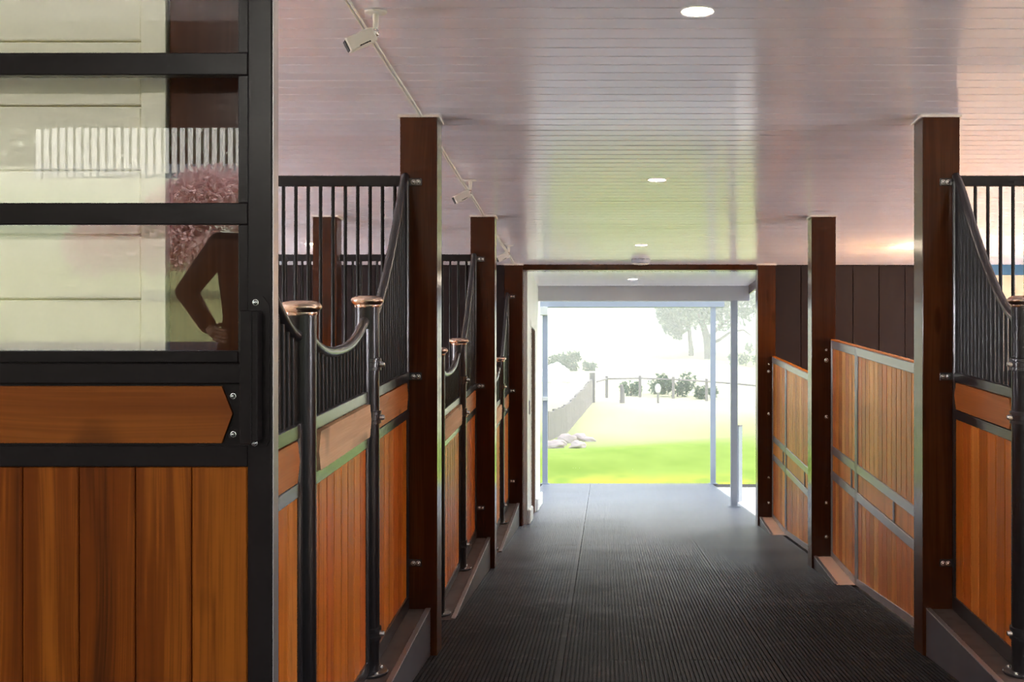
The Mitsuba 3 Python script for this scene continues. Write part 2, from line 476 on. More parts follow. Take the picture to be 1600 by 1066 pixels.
def sx(plane, a, b, c, d, z0, z1, ch=0.0):
    """Box from offsets a..b across the plane (towards the aisle positive) on y c..d."""
    return plane, a, b, c, d, z0, z1, ch


class Front:
    """Pieces of one frame lying in a stall front: offsets are measured from its plane towards the aisle."""

    def __init__(self, key, plane, bay):
        self.k, self.p, self.dz = key, plane, -DROP * bay
        self.s = 1 if plane < 0 else -1

    def box(self, name, o0, o1, y0, y1, z0, z1, m, c=0.003, parent=None, **k):
        x0, x1 = sorted((self.p + self.s * o0, self.p + self.s * o1))
        return put(name, box(x0, x1, y0, y1, z0 + self.dz, z1 + self.dz, c), m, parent or self.k, **k)

    def board(self, name, y0, y1, b0, b1, z1, m, th=0.024, c=0.007):
        """An upright board whose foot may follow the sloping floor: b0, b1 are its foot heights at y0, y1 (world)."""
        h = th / 2
        prof = [(-h, y0 + c), (-h + c, y0), (h - c, y0), (h, y0 + c), (h, y1 - c), (h - c, y1), (-h + c, y1), (-h, y1 - c)]
        pts = []
        for o, yy in prof:
            f = (yy - y0) / (y1 - y0)
            pts += [[self.p + self.s * o, yy, b0 + (b1 - b0) * f], [self.p + self.s * o, yy, z1 + self.dz]]
        return put(name, hull(pts), m, self.k)

    def foot(self, y, z):
        return max(z + self.dz, fz(y) + 0.012)

    def boards(self, y0, y1, zlow, z1, m='wood_panel'):
        n = max(1, round((y1 - y0) / 0.137))
        w = (y1 - y0) / n
        self.board('backing', y0, y1, self.foot(y0, zlow), self.foot(y1, zlow), z1, 'seal_black', 0.006, 0.001)
        for i in range(n):
            a, b = y0 + i * w + 0.0022, y0 + (i + 1) * w - 0.0022
            self.board('plank', a, b, self.foot(a, zlow), self.foot(b, zlow), z1, m + rng.choice(('', '_deep', '_pale', '_red')) if m in ('wood_panel', 'wood_light') else m)

    def rail_low(self, y0, y1, z0, z1, m='steel_gloss'):
        pts = []
        for yy in (y0, y1):
            for zz in (self.foot(yy, z0), max(z1 + self.dz, fz(yy) + 0.06)):
                for o in (-0.021, 0.021):
                    pts.append([self.p + self.s * o, yy, zz])
        put('bottom_rail', hull(pts), m, self.k)

    def chevron(self, y0, y1, z0, z1, m, proud=0.0, tip0=True, tip1=True):
        """A wooden name board with pointed ends on a black plate, a bolt in each free corner."""
        self.box('back_plate', -0.010, 0.012, y0, y1, z0, z1, 'steel_gloss', 0.001)
        zm, e, g = 0.5 * (z0 + z1), 0.045, 0.012
        prof = [(y0 + e, z0 + 0.004), (y1 - e, z0 + 0.004), (y1 - g, zm), (y1 - e, z1 - 0.004), (y0 + e, z1 - 0.004), (y0 + g, zm)]
        if not tip0:
            prof[0], prof[4], prof[5] = (y0 + 0.003, z0 + 0.004), (y0 + 0.003, z1 - 0.004), (y0 + 0.003, zm)
        if not tip1:
            prof[1], prof[3], prof[2] = (y1 - 0.003, z0 + 0.004), (y1 - 0.003, z1 - 0.004), (y1 - 0.003, zm)
        pts = [[self.p + self.s * o, a, b + self.dz] for a, b in prof for o in (0.010, 0.022 + proud)]
        put('name_board', hull(pts), m, self.k)
        ax = '+x' if self.s > 0 else '-x'
        for yy, on in ((y0 + 0.018, tip0), (y1 - 0.018, tip1)):
            for zz in (z0 + 0.022, z1 - 0.022):
                if on:
                    bolt_at('bolt', self.p + self.s * 0.012, yy, zz + self.dz, ax, 0.0065, self.k)

    def bars(self, y0, y1, top, z0=0.815):
        n = round((y1 - y0) / 0.0655)
        for i in range(n):
            yy = y0 + (i + 0.5) * (y1 - y0) / n
            h = top(yy) - z0
            put('bar', {**BAR, 'to_world': T().translate([self.p, yy, z0 + self.dz]).scale([1, 1, h])}, None, self.k)


ZP, ZB0, ZB1 = -0.41, -0.335, 0.58                 # plinth top, foot and head of the lower boards (heights of the first bay)
Z2, Z3, Z4, Z5 = 0.58, 0.628, 0.772, 0.82          # lower rail, name board, upper rail


def fixed_panel(side, bay, y0, y1, tube_y, high_at, label, group):
    """A fixed grille panel: boards below, bars under a swooping handrail that rises from the tube to the timber post."""
    k = thing('grille_panel', label, 'stall panel', group)
    plane = LPL if side < 0 else RPL
    f = Front(k, plane, bay)
    e = 0.038
    for a, b in ((y0, y0 + e), (y1 - e, y1)):
        f.board('stile', a, b, f.foot(a, ZP + 0.004), f.foot(b, ZP + 0.004), Z5 if abs((a + b) / 2 - tube_y) < 0.2 else 1.80, 'steel_gloss', 0.042)
    f.rail_low(y0 + e, y1 - e, ZP + 0.004, ZB0)
    f.boards(y0 + e, y1 - e, ZB0, ZB1)
    f.box('rail', -0.021, 0.021, y0 + e, y1 - e, Z2, Z3, 'steel_gloss')
    f.chevron(y0 + e, y1 - e, Z3, Z4, 'wood_band')
    f.box('rail', -0.021, 0.021, y0 + e, y1 - e, Z4, Z5, 'steel_gloss')

    def top(yy):
        return float(np.interp(abs(yy - tube_y) - 0.05, HT, HZ))

    f.bars(y0 + e, y1 - e, top)
    sgn = 1 if high_at > tube_y else -1
    span = abs(high_at - tube_y) - 0.062
    ts = np.linspace(0, 1.0, 25) * span
    hz = np.interp(ts, HT, HZ)
    hz = np.convolve(np.pad(hz, 2, 'edge'), np.ones(5) / 5, 'valid')
    pts = np.stack([np.full(25, plane), tube_y + sgn * (0.054 + ts), hz + f.dz], 1)
    put('handrail', tube(pts, 0.0205, 16), 'steel_gloss', k, smooth=50)
    # brackets and dome bolts on the post face
    yb = high_at - sgn * 0.004
    for zz in (1.80, 0.795, -0.17):
        pz = zz + f.dz
        x0 = plane + f.s * 0.02
        xa, xb = sorted((x0 - f.s * 0.03, x0 + f.s * 0.065))
        ya, ybb = sorted((yb, yb - sgn * 0.007))
        put('bracket', box(xa, xb, ya, ybb, pz - 0.02, pz + 0.02, 0.003), 'steel_gloss', k)
        if sgn > 0:
            for o in (0.022, 0.048):
                bolt_at('bolt', x0 + f.s * o, ya, pz, '-y', 0.009, k)
    return k


def tube_post(side, bay, y, label):
    k = thing('tube_post', label, 'post', 'bronze-capped tube posts of the stall gates')
    plane = LPL if side < 0 else RPL
    dz = -DROP * bay
    s = 1 if side < 0 else -1
    zf = max(ZP + dz, fz(y) + 0.0)
    put('shaft', at(trimesh.creation.cylinder(radius=0.0525, height=1.185 + dz - zf, sections=32), plane, y, 0.5 * (1.185 + dz + zf)), 'steel_tube', k, smooth=40)
    cap = lathe([(0, 0), (0.054, 0), (0.0555, 0.004), (0.0555, 0.010), (0.060, 0.013), (0.0675, 0.019), (0.0705, 0.027), (0.0690, 0.034), (0.063, 0.041), (0.050, 0.046), (0.03, 0.0485), (0, 0.049)], 40)
    put('cap', at(cap, plane, y, 1.178 + dz), 'bronze', k, smooth=45, label='polished bronze mushroom cap')
    base = lathe([(0, 0), (0.088, 0), (0.09, 0.003), (0.09, 0.009), (0.087, 0.012), (0, 0.012)], 32)
    b = put('base_plate', at(base, plane, y, zf), 'steel_gloss', k, smooth=30)
    for q in range(4):
        a = math.radians(45 + 90 * q)
        bolt_at('bolt', plane + 0.072 * math.cos(a), y + 0.072 * math.sin(a), zf + 0.012, '+z', 0.008, k)
    return k


def hinge(key, plane, s, y, z):
    c = lathe([(0.053, -0.028), (0.060, -0.026), (0.060, -0.012), (0.0565, -0.010), (0.0565, 0.010), (0.060, 0.012), (0.060, 0.026), (0.053, 0.028)], 28)
    h = put('hinge_collar', at(c, plane, y, z), 'steel_gloss', key, smooth=35)
    put('pin', at(turn(lathe([(0, 0), (0.012, 0), (0.012, 0.012), (0.009, 0.02), (0, 0.023)], 14), (0, 1, 0), 90 * s), plane + s * 0.056, y - 0.01, z), 'chrome', key, smooth=40)


def gate(side, bay, y0, y1, label):
    """The low swinging gate between two tube posts, its top rail sagging between them."""
    k = thing('stall_gate', label, 'stall gate', 'stall gates of the left side' if side < 0 else None)
    plane = LPL if side < 0 else RPL
    f = Front(k, plane, bay)
    a, b, e = y0 + 0.062, y1 - 0.062, 0.036
    zb = ZP + 0.02
    for u, v in ((a, a + e), (b - e, b)):
        f.board('stile', u, v, f.foot(u, zb), f.foot(v, zb), 1.085, 'steel_gloss', 0.042)
    f.rail_low(a + e, b - e, zb, ZB0)
    f.boards(a + e, b - e, ZB0, ZB1)
    f.box('rail', -0.021, 0.021, a + e, b - e, Z2, Z3, 'steel_gloss')
    f.chevron(a + e, b - e, Z3, Z4, 'wood_bare', proud=0.016)
    f.box('rail', -0.021, 0.021, a + e, b - e, Z4, Z5, 'steel_gloss')
    ym, hw = 0.5 * (a + b), 0.5 * (b - a)

    def top(yy):
        q = abs(yy - ym) / hw
        return 1.022 + 0.098 * q ** 2.4

    f.bars(a + e, b - e, top)
    yy = np.linspace(a + 0.012, b - 0.012, 33)
    zz = np.array([top(v) for v in yy])
    pts = np.stack([np.full(33, plane), yy, zz + f.dz], 1)
    r = np.full(33, 0.0205)
    put('top_rail', cat(tube(pts, r, 16), at(ball(0.0215), plane, yy[0], zz[0] + f.dz), at(ball(0.0215), plane, yy[-1], zz[-1] + f.dz)), 'steel_gloss', k, smooth=50, label='sagging round top rail')
    return k


def plinth(side, y0, y1, ztop, label, m='concrete'):
    """A kerb with a level top; the sloping floor runs out under it. Its aisle edge is a steel angle."""
    k = thing('plinth', label, 'kerb', 'concrete kerbs under the stall fronts')
    xa, xb = (-1.07, -0.905) if side < 0 else (1.685, 1.875)
    ya = max(y0, -(ztop - 0.004) / S)
    prof = [(ya, fz(ya)), (y1, fz(y1)), (y1, ztop), (ya, ztop)]
    if ztop - fz(ya) < 0.01:
        prof = prof[:3]
    put('block', hull([[x, yy, zz] for x in (xa, xb) for yy, zz in prof]), m, k)
    ea, eb = (xb, xb + 0.012) if side < 0 else (xa - 0.012, xa)
    put('steel_edge', hull([[x, yy, zz] for x in (ea, eb) for yy, zz in prof[:-1] + [(y1, ztop + 0.003), (prof[-1][0], ztop + 0.003)]]), 'steel_plate', k, label='grey steel facing along the aisle edge')
    xs_ = (xb - 0.012, xb + 0.0135) if side < 0 else (xa - 0.0135, xa + 0.012)
    put('edge_angle', box(*xs_, ya + 0.02, y1, ztop - 0.001, ztop + 0.006, 0.001), 'steel_trim', k, label='bright worn metal angle along the top edge')
    return k


pr('kerb_lit', wallgrain((0.90, 0.66, 0.50), 5.0), 0.4, 0.5)  # reflected light on the right kerbs is put into this pale colour
pr('steel_plate', wallgrain((0.085, 0.08, 0.088), 6.0), 0.34, 0.5)
NEAR = ('nearest', 'middle', 'far')
for bay in range(3):
    yb = PY0 + PITCH * bay
    ya, yz = yb + PW, yb + PITCH
    t1, t2 = yb + 1.24, yb + 2.48
    for side in (-1, 1):
        if side > 0 and bay > 0:
            continue
        nm = SIDE[side]
        w = f'{NEAR[bay]} {nm} stall' if side < 0 else 'stall at the right edge'
        if side < 0:
            fixed_panel(side, bay, ya + 0.004, t1 - 0.054, t1, ya, f'black grille panel on the near side of the gate of the {w}', 'grille panels of the stall fronts')
        fixed_panel(side, bay, t2 + 0.054, yz - 0.006, t2, yz, f'grille panel with swooping handrail, far side of the gate, {w}', 'grille panels of the stall fronts')
        if side < 0:
            tube_post(side, bay, t1, f'bronze-capped tube post on the near side of the gate of the {w}')
            gate(side, bay, t1, t2, f'low gate with sagging top rail and name board in the {w}')
        tk = tube_post(side, bay, t2, f'bronze-capped tube post on the far side of the gate of the {w}' if side < 0 else 'bronze-capped tube post at the right edge of the photo')
        for z_ in (0.93, -0.235, 0.70):
            hinge(tk, LPL if side < 0 else RPL, -side, t2, z_ - DROP * bay)
        plinth(side, yb + 0.3, yz, ZP - DROP * bay, f'brown kerb under the grille panel beside the {("tall post second on the left", "left post halfway down", "left jamb of the far doorway")[bay]}' if side < 0 else 'dark kerb at the foot of the big right post')

# ------------------------------------------------------------------ solid half walls of the right side
for bay in (1, 2):
    yb = PY0 + PITCH * bay
    ya, yz = yb + PW + 0.004, yb + PITCH - 0.004
    ym = yb + 2.545
    yn = yb + 1.0
    where = ('between the two big right posts', 'between the right post halfway down and the far doorway')[bay - 1]
    zpl = -0.557
    for a, b, nm in ((ym + 0.003, yz, 'narrow plank half wall on the far side'), (ya, ym - 0.003, 'wide plank half wall')):
        k = thing('half_wall', f'{nm} {where}', 'stall panel')
        f = Front(k, RPL, bay)
        e = 0.04
        bot = zpl + 0.004
        for u, v in ((a, a + e), (b - e, b)):
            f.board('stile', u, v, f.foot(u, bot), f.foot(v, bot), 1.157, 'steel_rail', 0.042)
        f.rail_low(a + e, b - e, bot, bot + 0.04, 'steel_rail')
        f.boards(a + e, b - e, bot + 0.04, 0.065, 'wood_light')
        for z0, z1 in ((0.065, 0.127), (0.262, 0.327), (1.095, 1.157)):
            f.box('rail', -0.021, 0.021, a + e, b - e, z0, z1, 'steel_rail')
        f.box('top_strip', -0.021, 0.021, a, b, 1.157, 1.166, 'wood_panel')
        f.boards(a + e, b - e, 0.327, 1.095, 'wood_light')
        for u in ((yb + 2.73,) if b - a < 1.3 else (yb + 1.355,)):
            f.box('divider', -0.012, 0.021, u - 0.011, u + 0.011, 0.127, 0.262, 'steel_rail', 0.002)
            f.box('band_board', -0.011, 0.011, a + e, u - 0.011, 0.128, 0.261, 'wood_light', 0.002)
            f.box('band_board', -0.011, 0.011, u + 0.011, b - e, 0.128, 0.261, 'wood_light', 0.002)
        if nm.startswith('narrow'):
            for zz, rr in ((1.08, 0.008), (1.0, 0.013), (0.55, 0.011), (-0.13, 0.009), (-0.40, 0.010)):
                bolt_at('bolt', RPL - 0.055, yz - 0.001, zz - DROP * bay, '-y', rr, k)
    plinth(1, yb + 0.3, yb + PITCH, zpl - DROP * bay, 'pale kerb wedge at the foot of the orange-brown right post' if bay == 1 else 'pale kerb wedge at the right jamb of the far doorway', 'kerb_lit')

# ------------------------------------------------------------------ partitions between stalls: bars between two rails over planks
BARX = shared(trimesh.creation.cylinder(radius=0.0095, height=1.0, sections=10).apply_translation([0, 0, 0.5]), 'steel_bar', smooth=40)


def partition(x0, x1, y, bay, label):
    k = thing('stall_partition', label, 'railing')
    dz = -DROP * bay
    put('rail', box(x0, x1, y - 0.025, y + 0.025, 1.785 + dz, 1.84 + dz, 0.003), 'steel_bar', k)
    put('rail', box(x0, x1, y - 0.025, y + 0.025, 0.765 + dz, 0.815 + dz, 0.003), 'steel_bar', k)
    n = round((x1 - x0) / 0.0655)
    for i in range(n):
        put('bar', {**BARX, 'to_world': T().translate([x0 + (i + 0.5) * (x1 - x0) / n, y, 0.80 + dz]).scale([1, 1, 0.99])}, None, k)
    n = round((x1 - x0) / 0.2)
    zf = fz(y) - 0.01
    d = shared(box(0.001, (x1 - x0) / n - 0.001, -0.012, 0.012, 0, 0.765 + dz - zf, 0.003), 'wood_panel')
    for i in range(n):
        put('plank', {**d, 'to_world': T().translate([x0 + i * (x1 - x0) / n, y, zf])}, None, k)
    return k


partition(XL + 0.01, -1.06, PY0 + PITCH + 0.10, 0, 'black barred partition running left from the tall second post')
partition(XL + 0.01, -2.31, PY0 + 2 * PITCH + 0.10, 1, 'farther barred partition left of the reddish post inside the stalls')
partition(-2.10, -1.06, PY0 + 2 * PITCH + 0.10, 1, 'farther barred partition right of the reddish post inside the stalls')
partition(RX + PW + 0.01, XR - 0.01, PY0 + PITCH + 0.10, 0, 'black barred partition running right from the big right post')
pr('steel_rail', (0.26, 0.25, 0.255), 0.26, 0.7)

# ------------------------------------------------------------------ things on the ceiling
scene['lamp_core'] = {'type': 'diffuse', 'reflectance': rgb(0.8, 0.8, 0.8)}


def downlight(x, y, label, power, r=0.052, group='recessed downlights along the aisle'):
    k = thing('downlight', label, 'light', group)
    z = CEIL - S * y
    tilt = math.degrees(math.atan(S))
    ring = lathe([(r, 0.002), (r + 0.012, -0.004), (r + 0.014, -0.001), (r + 0.014, 0.003), (r, 0.003)], 32)
    put('ring', at(turn(ring, (1, 0, 0), -tilt), x, y, z), 'white_plastic', k, smooth=40)
    disc = trimesh.creation.cylinder(radius=r, height=0.003, sections=32)
    put('lens', at(turn(disc, (1, 0, 0), -tilt), x, y, z - 0.0015), 'lamp_core', k, label='glowing lens', emitter={'type': 'area', 'radiance': rgb(*power)})


for y, lab in ((4.94, 'large bright downlight nearest the camera at the top of the photo'), (8.65, 'second glowing downlight from the camera'), (12.19, 'small glowing downlight just before the far doorway'),
               (15.5, 'tiny glowing downlight in the portico ceiling beyond the doorway')):
    downlight(0.36, y, lab, DOWNLIGHT)
downlight(-2.72, 12.09, 'warm downlight inside the left stalls, seen through the bars', (40.0, 26.0, 12.0), 0.045, None)
for n_, (x, y) in enumerate([(xx, PY0 + PITCH * q + 1.88) for xx in (XL, XR) for q in range(3)]):
    k = thing('added_wall_lamp', f'unseen fill lamp added on the outer wall of the {NEAR[n_ % 3]} stall on the {"left" if n_ < 3 else "right"}', 'light')  # unseen lamps added to brighten the interior
    s_ = 1 if x < 0 else -1
    xa = sorted((x, x + s_ * 0.03))
    zl = 1.35 - S * y
    put('base', box(*xa, y - 0.62, y + 0.62, zl - 0.05, zl + 0.05, 0.004), 'white_plastic', k)
    put('tube', tube([[x + s_ * 0.055, y - 0.6, zl], [x + s_ * 0.055, y + 0.6, zl]], 0.025, 12), 'lamp_core', k, smooth=50, emitter={'type': 'area', 'radiance': rgb(*STALLFILL)})

k = thing('added_porch_lamp', 'unseen fill lamp added on the porch beam in front of the near door', 'light')  # unseen lamp added to light the near door and cream wall
zl = 2.56
put('base', box(-2.3, -0.9, -3.21, -3.18, zl - 0.05, zl + 0.05, 0.004), 'white_plastic', k)
put('tube', tube([[-2.25, -3.15, zl], [-0.95, -3.15, zl]], 0.025, 12), 'lamp_core', k, smooth=50, emitter={'type': 'area', 'radiance': rgb(*PORCHFILL)})

# dome lamp in the far right stall, hidden behind the big post; it warms the ceiling there
k = thing('dome_lamp', 'warm dome lamp hung in the far right stall, its glow beside the big right post', 'light')
zc = CEIL - S * 12.2
put('base', at(lathe([(0, 0), (0.10, 0), (0.10, -0.02), (0, -0.02)][::-1], 28), 3.15, 12.2, zc), 'white_plastic', k, smooth=30)
put('cord', at(trimesh.creation.cylinder(radius=0.006, height=0.30, sections=8), 3.15, 12.2, zc - 0.15), 'white_plastic', k)
put('dome', at(lathe([(0, -0.11), (0.04, -0.105), (0.075, -0.085), (0.092, -0.05), (0.092, -0.02), (0, -0.02)], 28), 3.15, 12.2, zc - 0.28), 'lamp_core', k, smooth=40, emitter={'type': 'area', 'radiance': rgb(*GLOWLIGHT)})

sd = thing('smoke_detector', 'round grey and white detector hanging by the header of the far doorway', 'detector')
put('housing', at(lathe([(0, -0.045), (0.085, -0.045), (0.097, -0.035), (0.097, 0.0), (0, 0.0)], 32), 0.39, 13.4, CEIL - S * 13.4 + 0.006), 'bluegrey_paint', sd, smooth=35)
put('cover', at(lathe([(0, -0.065), (0.07, -0.062), (0.088, -0.052), (0.090, -0.045), (0, -0.045)], 32), 0.39, 13.4, CEIL - S * 13.4 + 0.006), 'white_plastic', sd, smooth=35)

for dx, lab in ((-0.006, 'left one of the two thin cables along the ceiling over the left posts'), (0.008, 'right one of the two thin cables along the ceiling over the left posts')):
    ys = np.linspace(3.4, 13.9, 40)
    one('ceiling_cable', tube(np.stack([-0.945 + dx + 0.002 * np.sin(ys * 2.1), ys, CEIL - S * ys - 0.005], 1), 0.0045, 8), 'white_plastic', lab, 'cable', 'thin cables along the ceiling', smooth=50)


def sensor(x, y, label):
    k = thing('ceiling_camera', label, 'camera', 'white box cameras under the ceiling')
    z = CEIL - S * y
    put('mount', at(lathe([(0, -0.012), (0.034, -0.012), (0.042, -0.007), (0.043, 0.0), (0, 0.0)], 28), x, y, z), 'white_plastic', k, smooth=35)
    put('stem', at(tube([[0, 0, -0.008], [0, 0, -0.055], [-0.004, -0.004, -0.075]], [0.012, 0.011, 0.010], 14), x, y, z), 'white_plastic', k, smooth=40)
    put('knuckle', at(ball(0.017), x - 0.004, y - 0.004, z - 0.082), 'chrome', k, smooth=True)
    b = box(-0.115, 0.0, -0.03, 0.03, -0.028, 0.028, 0.006)
    b = turn(turn(b, (0, 1, 0), -27), (0, 0, 1), 18)
    put('body', at(b, x - 0.005, y - 0.004, z - 0.088), 'white_plastic', k)
    f = box(-0.119, -0.1145, -0.024, 0.024, -0.022, 0.022, 0.002)
    put('window', at(turn(turn(f, (0, 1, 0), -27), (0, 0, 1), 18), x - 0.005, y - 0.004, z - 0.088), 'seal_black', k)
    sl = box(-0.075, -0.03, -0.0312, -0.0295, -0.022, -0.018)
    put('slot', at(turn(turn(sl, (0, 1, 0), -27), (0, 0, 1), 18), x - 0.005, y - 0.004, z - 0.088), 'seal_black', k)


sensor(-0.865, 4.94, 'white box camera nearest, at the top left of the ceiling')
sensor(-0.885, 8.65, 'white box camera between the two big left posts')
sensor(-0.885, 12.19, 'small white box camera farthest, by the far left end of the ceiling')

# ------------------------------------------------------------------ the glazed sliding door in front
dk = thing('glazed_door', 'black framed door with three clear panes above dark red-brown planks, left foreground', 'door')
DY = 2.98
SC = F / DY


def dx_(px):
    return (px - VX) / SC


def dz_(py):
    return EYE - (py - HY) / SC


DL, DR, DT = -2.70, dx_(425), 2.44
put('stile', box(dx_(387), DR, DY, DY + 0.05, -0.27, DT, 0.003), 'steel_black', dk)
put('edge_glint', box(DR, DR + 0.003, DY + 0.002, DY + 0.048, -0.26, DT - 0.01, 0.001), 'steel_trim', dk, label='pale strip added for the grazing reflection on the free edge')  # added strip stands in for the grazing reflection on the door side
put('stile', box(DL, DL + 0.056, DY, DY + 0.05, -0.27, DT, 0.003), 'steel_black', dk)
x0, x1 = DL + 0.056, dx_(387)
for a, b in ((117, 82), (351, 317), (600, 568), (730, 697)):
    put('rail', box(x0, x1, DY + 0.002, DY + 0.048, dz_(a), dz_(b), 0.0025), 'steel_black', dk)
put('rail', box(x0, x1, DY, DY + 0.05, -0.27, -0.20, 0.003), 'steel_black', dk)
put('rail', box(x0, x1, DY, DY + 0.05, DT - 0.06, DT, 0.003), 'steel_black', dk)
for a, b in ((82, -346), (317, 117), (567, 351)):
    zb, zt = dz_(a), min(dz_(b), DT - 0.06)
    g = put('pane', box(x0, dx_(372), DY + 0.014, DY + 0.0145, zb, zt), 'glass', dk, label='clear glass pane')
    scene[g] = mikit.ply(trimesh.Trimesh([[x0, DY + 0.014, zb], [dx_(372), DY + 0.014, zb], [dx_(372), DY + 0.014, zt], [x0, DY + 0.014, zt]], [[0, 1, 2], [0, 2, 3]], process=False), 'glass')
    put('glazing_bead', box(dx_(371), x1, DY + 0.006, DY + 0.044, zb, zt, 0.002), 'steel_black', dk)
    if a == 567:
        put('glazing_bead', box(x0, dx_(371), DY + 0.006, DY + 0.044, zb, dz_(549), 0.002), 'steel_black', dk)
zb0, zb1 = dz_(697), dz_(600)
put('back_plate', box(x0, x1, DY + 0.016, DY + 0.03, zb0, zb1), 'steel_black', dk)
pts = [(x0, 693), (dx_(345), 693), (dx_(362), 647), (dx_(345), 604), (x0, 604)]
put('name_board', hull([[a, yy, dz_(b)] for a, b in pts for yy in (DY + 0.006, DY + 0.018)]), 'wood_door_band', dk, label='red-brown board with a pointed end')
for py in (620, 680):
    bolt_at('bolt', dx_(361.5), DY + 0.016, dz_(py), '-y', 0.0055, dk)
px = -0.819
while px > x0 + 0.02:
    put('plank', box(max(px - 0.13, x0) + 0.001, px - 0.001, DY + 0.010, DY + 0.036, -0.20, dz_(730), 0.003), 'wood_door', dk)
    px -= 0.13
h = put('handle', box(dx_(384), dx_(402.5), DY - 0.052, DY - 0.034, dz_(690), dz_(484), 0.002), 'steel_black', dk)
put('side', box(dx_(402), dx_(411), DY - 0.050, DY - 0.004, dz_(686), dz_(485), 0.002), 'steel_black', h)
put('plate', hull([[a, yy, dz_(b)] for a, b in ((dx_(391), 697), (dx_(417), 697), (dx_(422), 688), (dx_(422), 478), (dx_(412), 463), (dx_(391), 463)) for yy in (DY - 0.006, DY + 0.001)]), 'steel_black', h)
for a, b in ((400.5, 472.5), (399, 692)):
    bolt_at('bolt', dx_(a), DY - 0.006, dz_(b), '-y', 0.0058, h)
put('hanger', box(-1.2, -1.12, DY + 0.0, DY + 0.05, DT, CEIL - S * DY - 0.002), 'steel_black', dk)
put('hanger', box(-2.3, -2.22, DY + 0.0, DY + 0.05, DT, CEIL - S * DY - 0.002), 'steel_black', dk)

# ------------------------------------------------------------------ portico posts and beams
def spost(x, y, w, ztop, label, z0=0.0):
    k = thing('steel_post', label, 'post', 'grey posts of the portico')
    put('shaft', shear(box(x - w / 2, x + w / 2, y, y + w, z0, ztop, 0.004)), 'bluegrey_paint', k)
    put('foot', shear(box(x - w / 2 - 0.03, x + w / 2 + 0.03, y - 0.03, y + w + 0.03, z0, z0 + 0.012, 0.002)), 'bluegrey_paint', k)
    return k


spost(1.665, 16.42, 0.085, 2.62, 'thick blue-grey portico post on the right, nearer the doorway')
spost(1.80, 21.15, 0.085, 2.90, 'slim pale portico post on the right, at the edge of the lawn')
spost(-0.945, 21.15, 0.085, 2.90, 'blue-grey portico post on the left, at the edge of the lawn')
one('portico_beam', shear(box(-0.84, 1.86, 16.42, 16.52, 2.613, CEIL + 0.02, 0.004)), 'grey_paint', 'wide grey beam across the portico ceiling', 'beam')
one('outer_beam', shear(box(-1.05, 1.98, 21.12, 21.26, 2.885, 2.985, 0.004)), 'bluegrey_paint', 'narrow pale beam across the outer portico posts', 'beam')
one('eaves_trim', shear(box(1.845, 1.875, 14.1, 16.52, 2.70, CEIL + 0.02, 0.004)), 'wood_post', 'dark brown trim along the right edge of the portico ceiling', 'trim')
one('bracket_block', shear(box(-1.02, -0.90, 21.02, 21.13, 2.75, 2.885, 0.004)), 'white_plastic', 'white block at the head of the left outer portico post', 'block')
one('post_collar', shear(box(-0.995, -0.895, 21.1, 21.2, 1.36, 1.42, 0.004)), 'white_plastic', 'white collar around the left outer portico post', 'collar')
kk = thing('low_screen', 'low grey screen panel behind the thicker right portico post', 'screen')
put('panel', shear(hull([[x, yy, z] for x, yy in ((1.715, 16.55), (1.735, 16.55), (1.80, 16.75), (1.78, 16.75)) for z in (0.05, 1.02)])), 'bluegrey_paint', kk)
put('cap', shear(hull([[x, yy, z] for x, yy in ((1.71, 16.54), (1.74, 16.54), (1.805, 16.76), (1.775, 16.76)) for z in (1.02, 1.035)])), 'timber_grey', kk)
struct('added_paving', shear(box(-14.0, 14.0, -6.3, 3.0, -0.3, -0.04)), 'concrete_pale', label='unseen pale paving added for neutral light on the near door')  # pale ground added to take the green cast off the door
struct('side_slab', shear(box(1.80, 7.0, 13.0, 20.5, -0.3, -0.012)), 'concrete_pale', label='pale concrete apron beside the portico')

# ------------------------------------------------------------------ the land
def ss(a, b, x):
    t = np.clip((x - a) / (b - a), 0, 1)
    return t * t * (3 - 2 * t)


def gz(x, y):
    x, y = np.asarray(x, float), np.asarray(y, float)
    near = -S * np.clip(y, -60, 21.4) - 0.10
    far = -2.18 - 0.0315 * (y - 21.4)
    g = np.where(y < 21.4, near, far)
    g = g + np.where(y > 85, 0.17 * (np.sqrt((y - 85) ** 2 + 400) - 20) + 0.0315 * np.clip(y - 85, 0, None) * 0.6, 0)
    p = np.stack([x * 0.09, y * 0.09, 0 * x], -1)
    amp = ss(22.5, 34, y) * 0.45 + ss(80, 130, y) * 2.5
    g = g + (meshkit.fbm(p, 3, 3) - 0.5) * amp
    g = g + 0.16 * np.exp(-((y - 27 - 0.9 * (x - 1)) / 2.2) ** 2) * ss(22.5, 25, y)
    back = ss(-9, -30, y)
    g = g + back * (0.07 * (-y - 9))
    return g


def grid(xs, ys):
    X, Y = np.meshgrid(xs, ys)
    V = np.stack([X, Y, gz(X, Y)], -1).reshape(-1, 3)
    n, m = len(xs), len(ys)
    i, j = np.meshgrid(np.arange(m - 1), np.arange(n - 1), indexing='ij')
    a = i * n + j
    f = np.stack([a, a + 1, a + n + 1, a + n], -1).reshape(-1, 4)
    return trimesh.Trimesh(V, np.vstack([f[:, [0, 1, 2]], f[:, [0, 2, 3]]]), process=False)


u = np.linspace(-1, 1, 141)
xs = 1 + np.sign(u) * (np.abs(u) * 14 + np.abs(u) ** 3.2 * 190)
ys = np.concatenate([np.linspace(-90, 0, 40), np.linspace(2, 20.5, 12), np.linspace(21, 45, 90), np.linspace(46, 95, 60), np.linspace(97, 330, 70)])
struct('lawn', grid(xs, ys), 'grass', smooth=True, label='bright green lawn rising into a pale dry hillside')


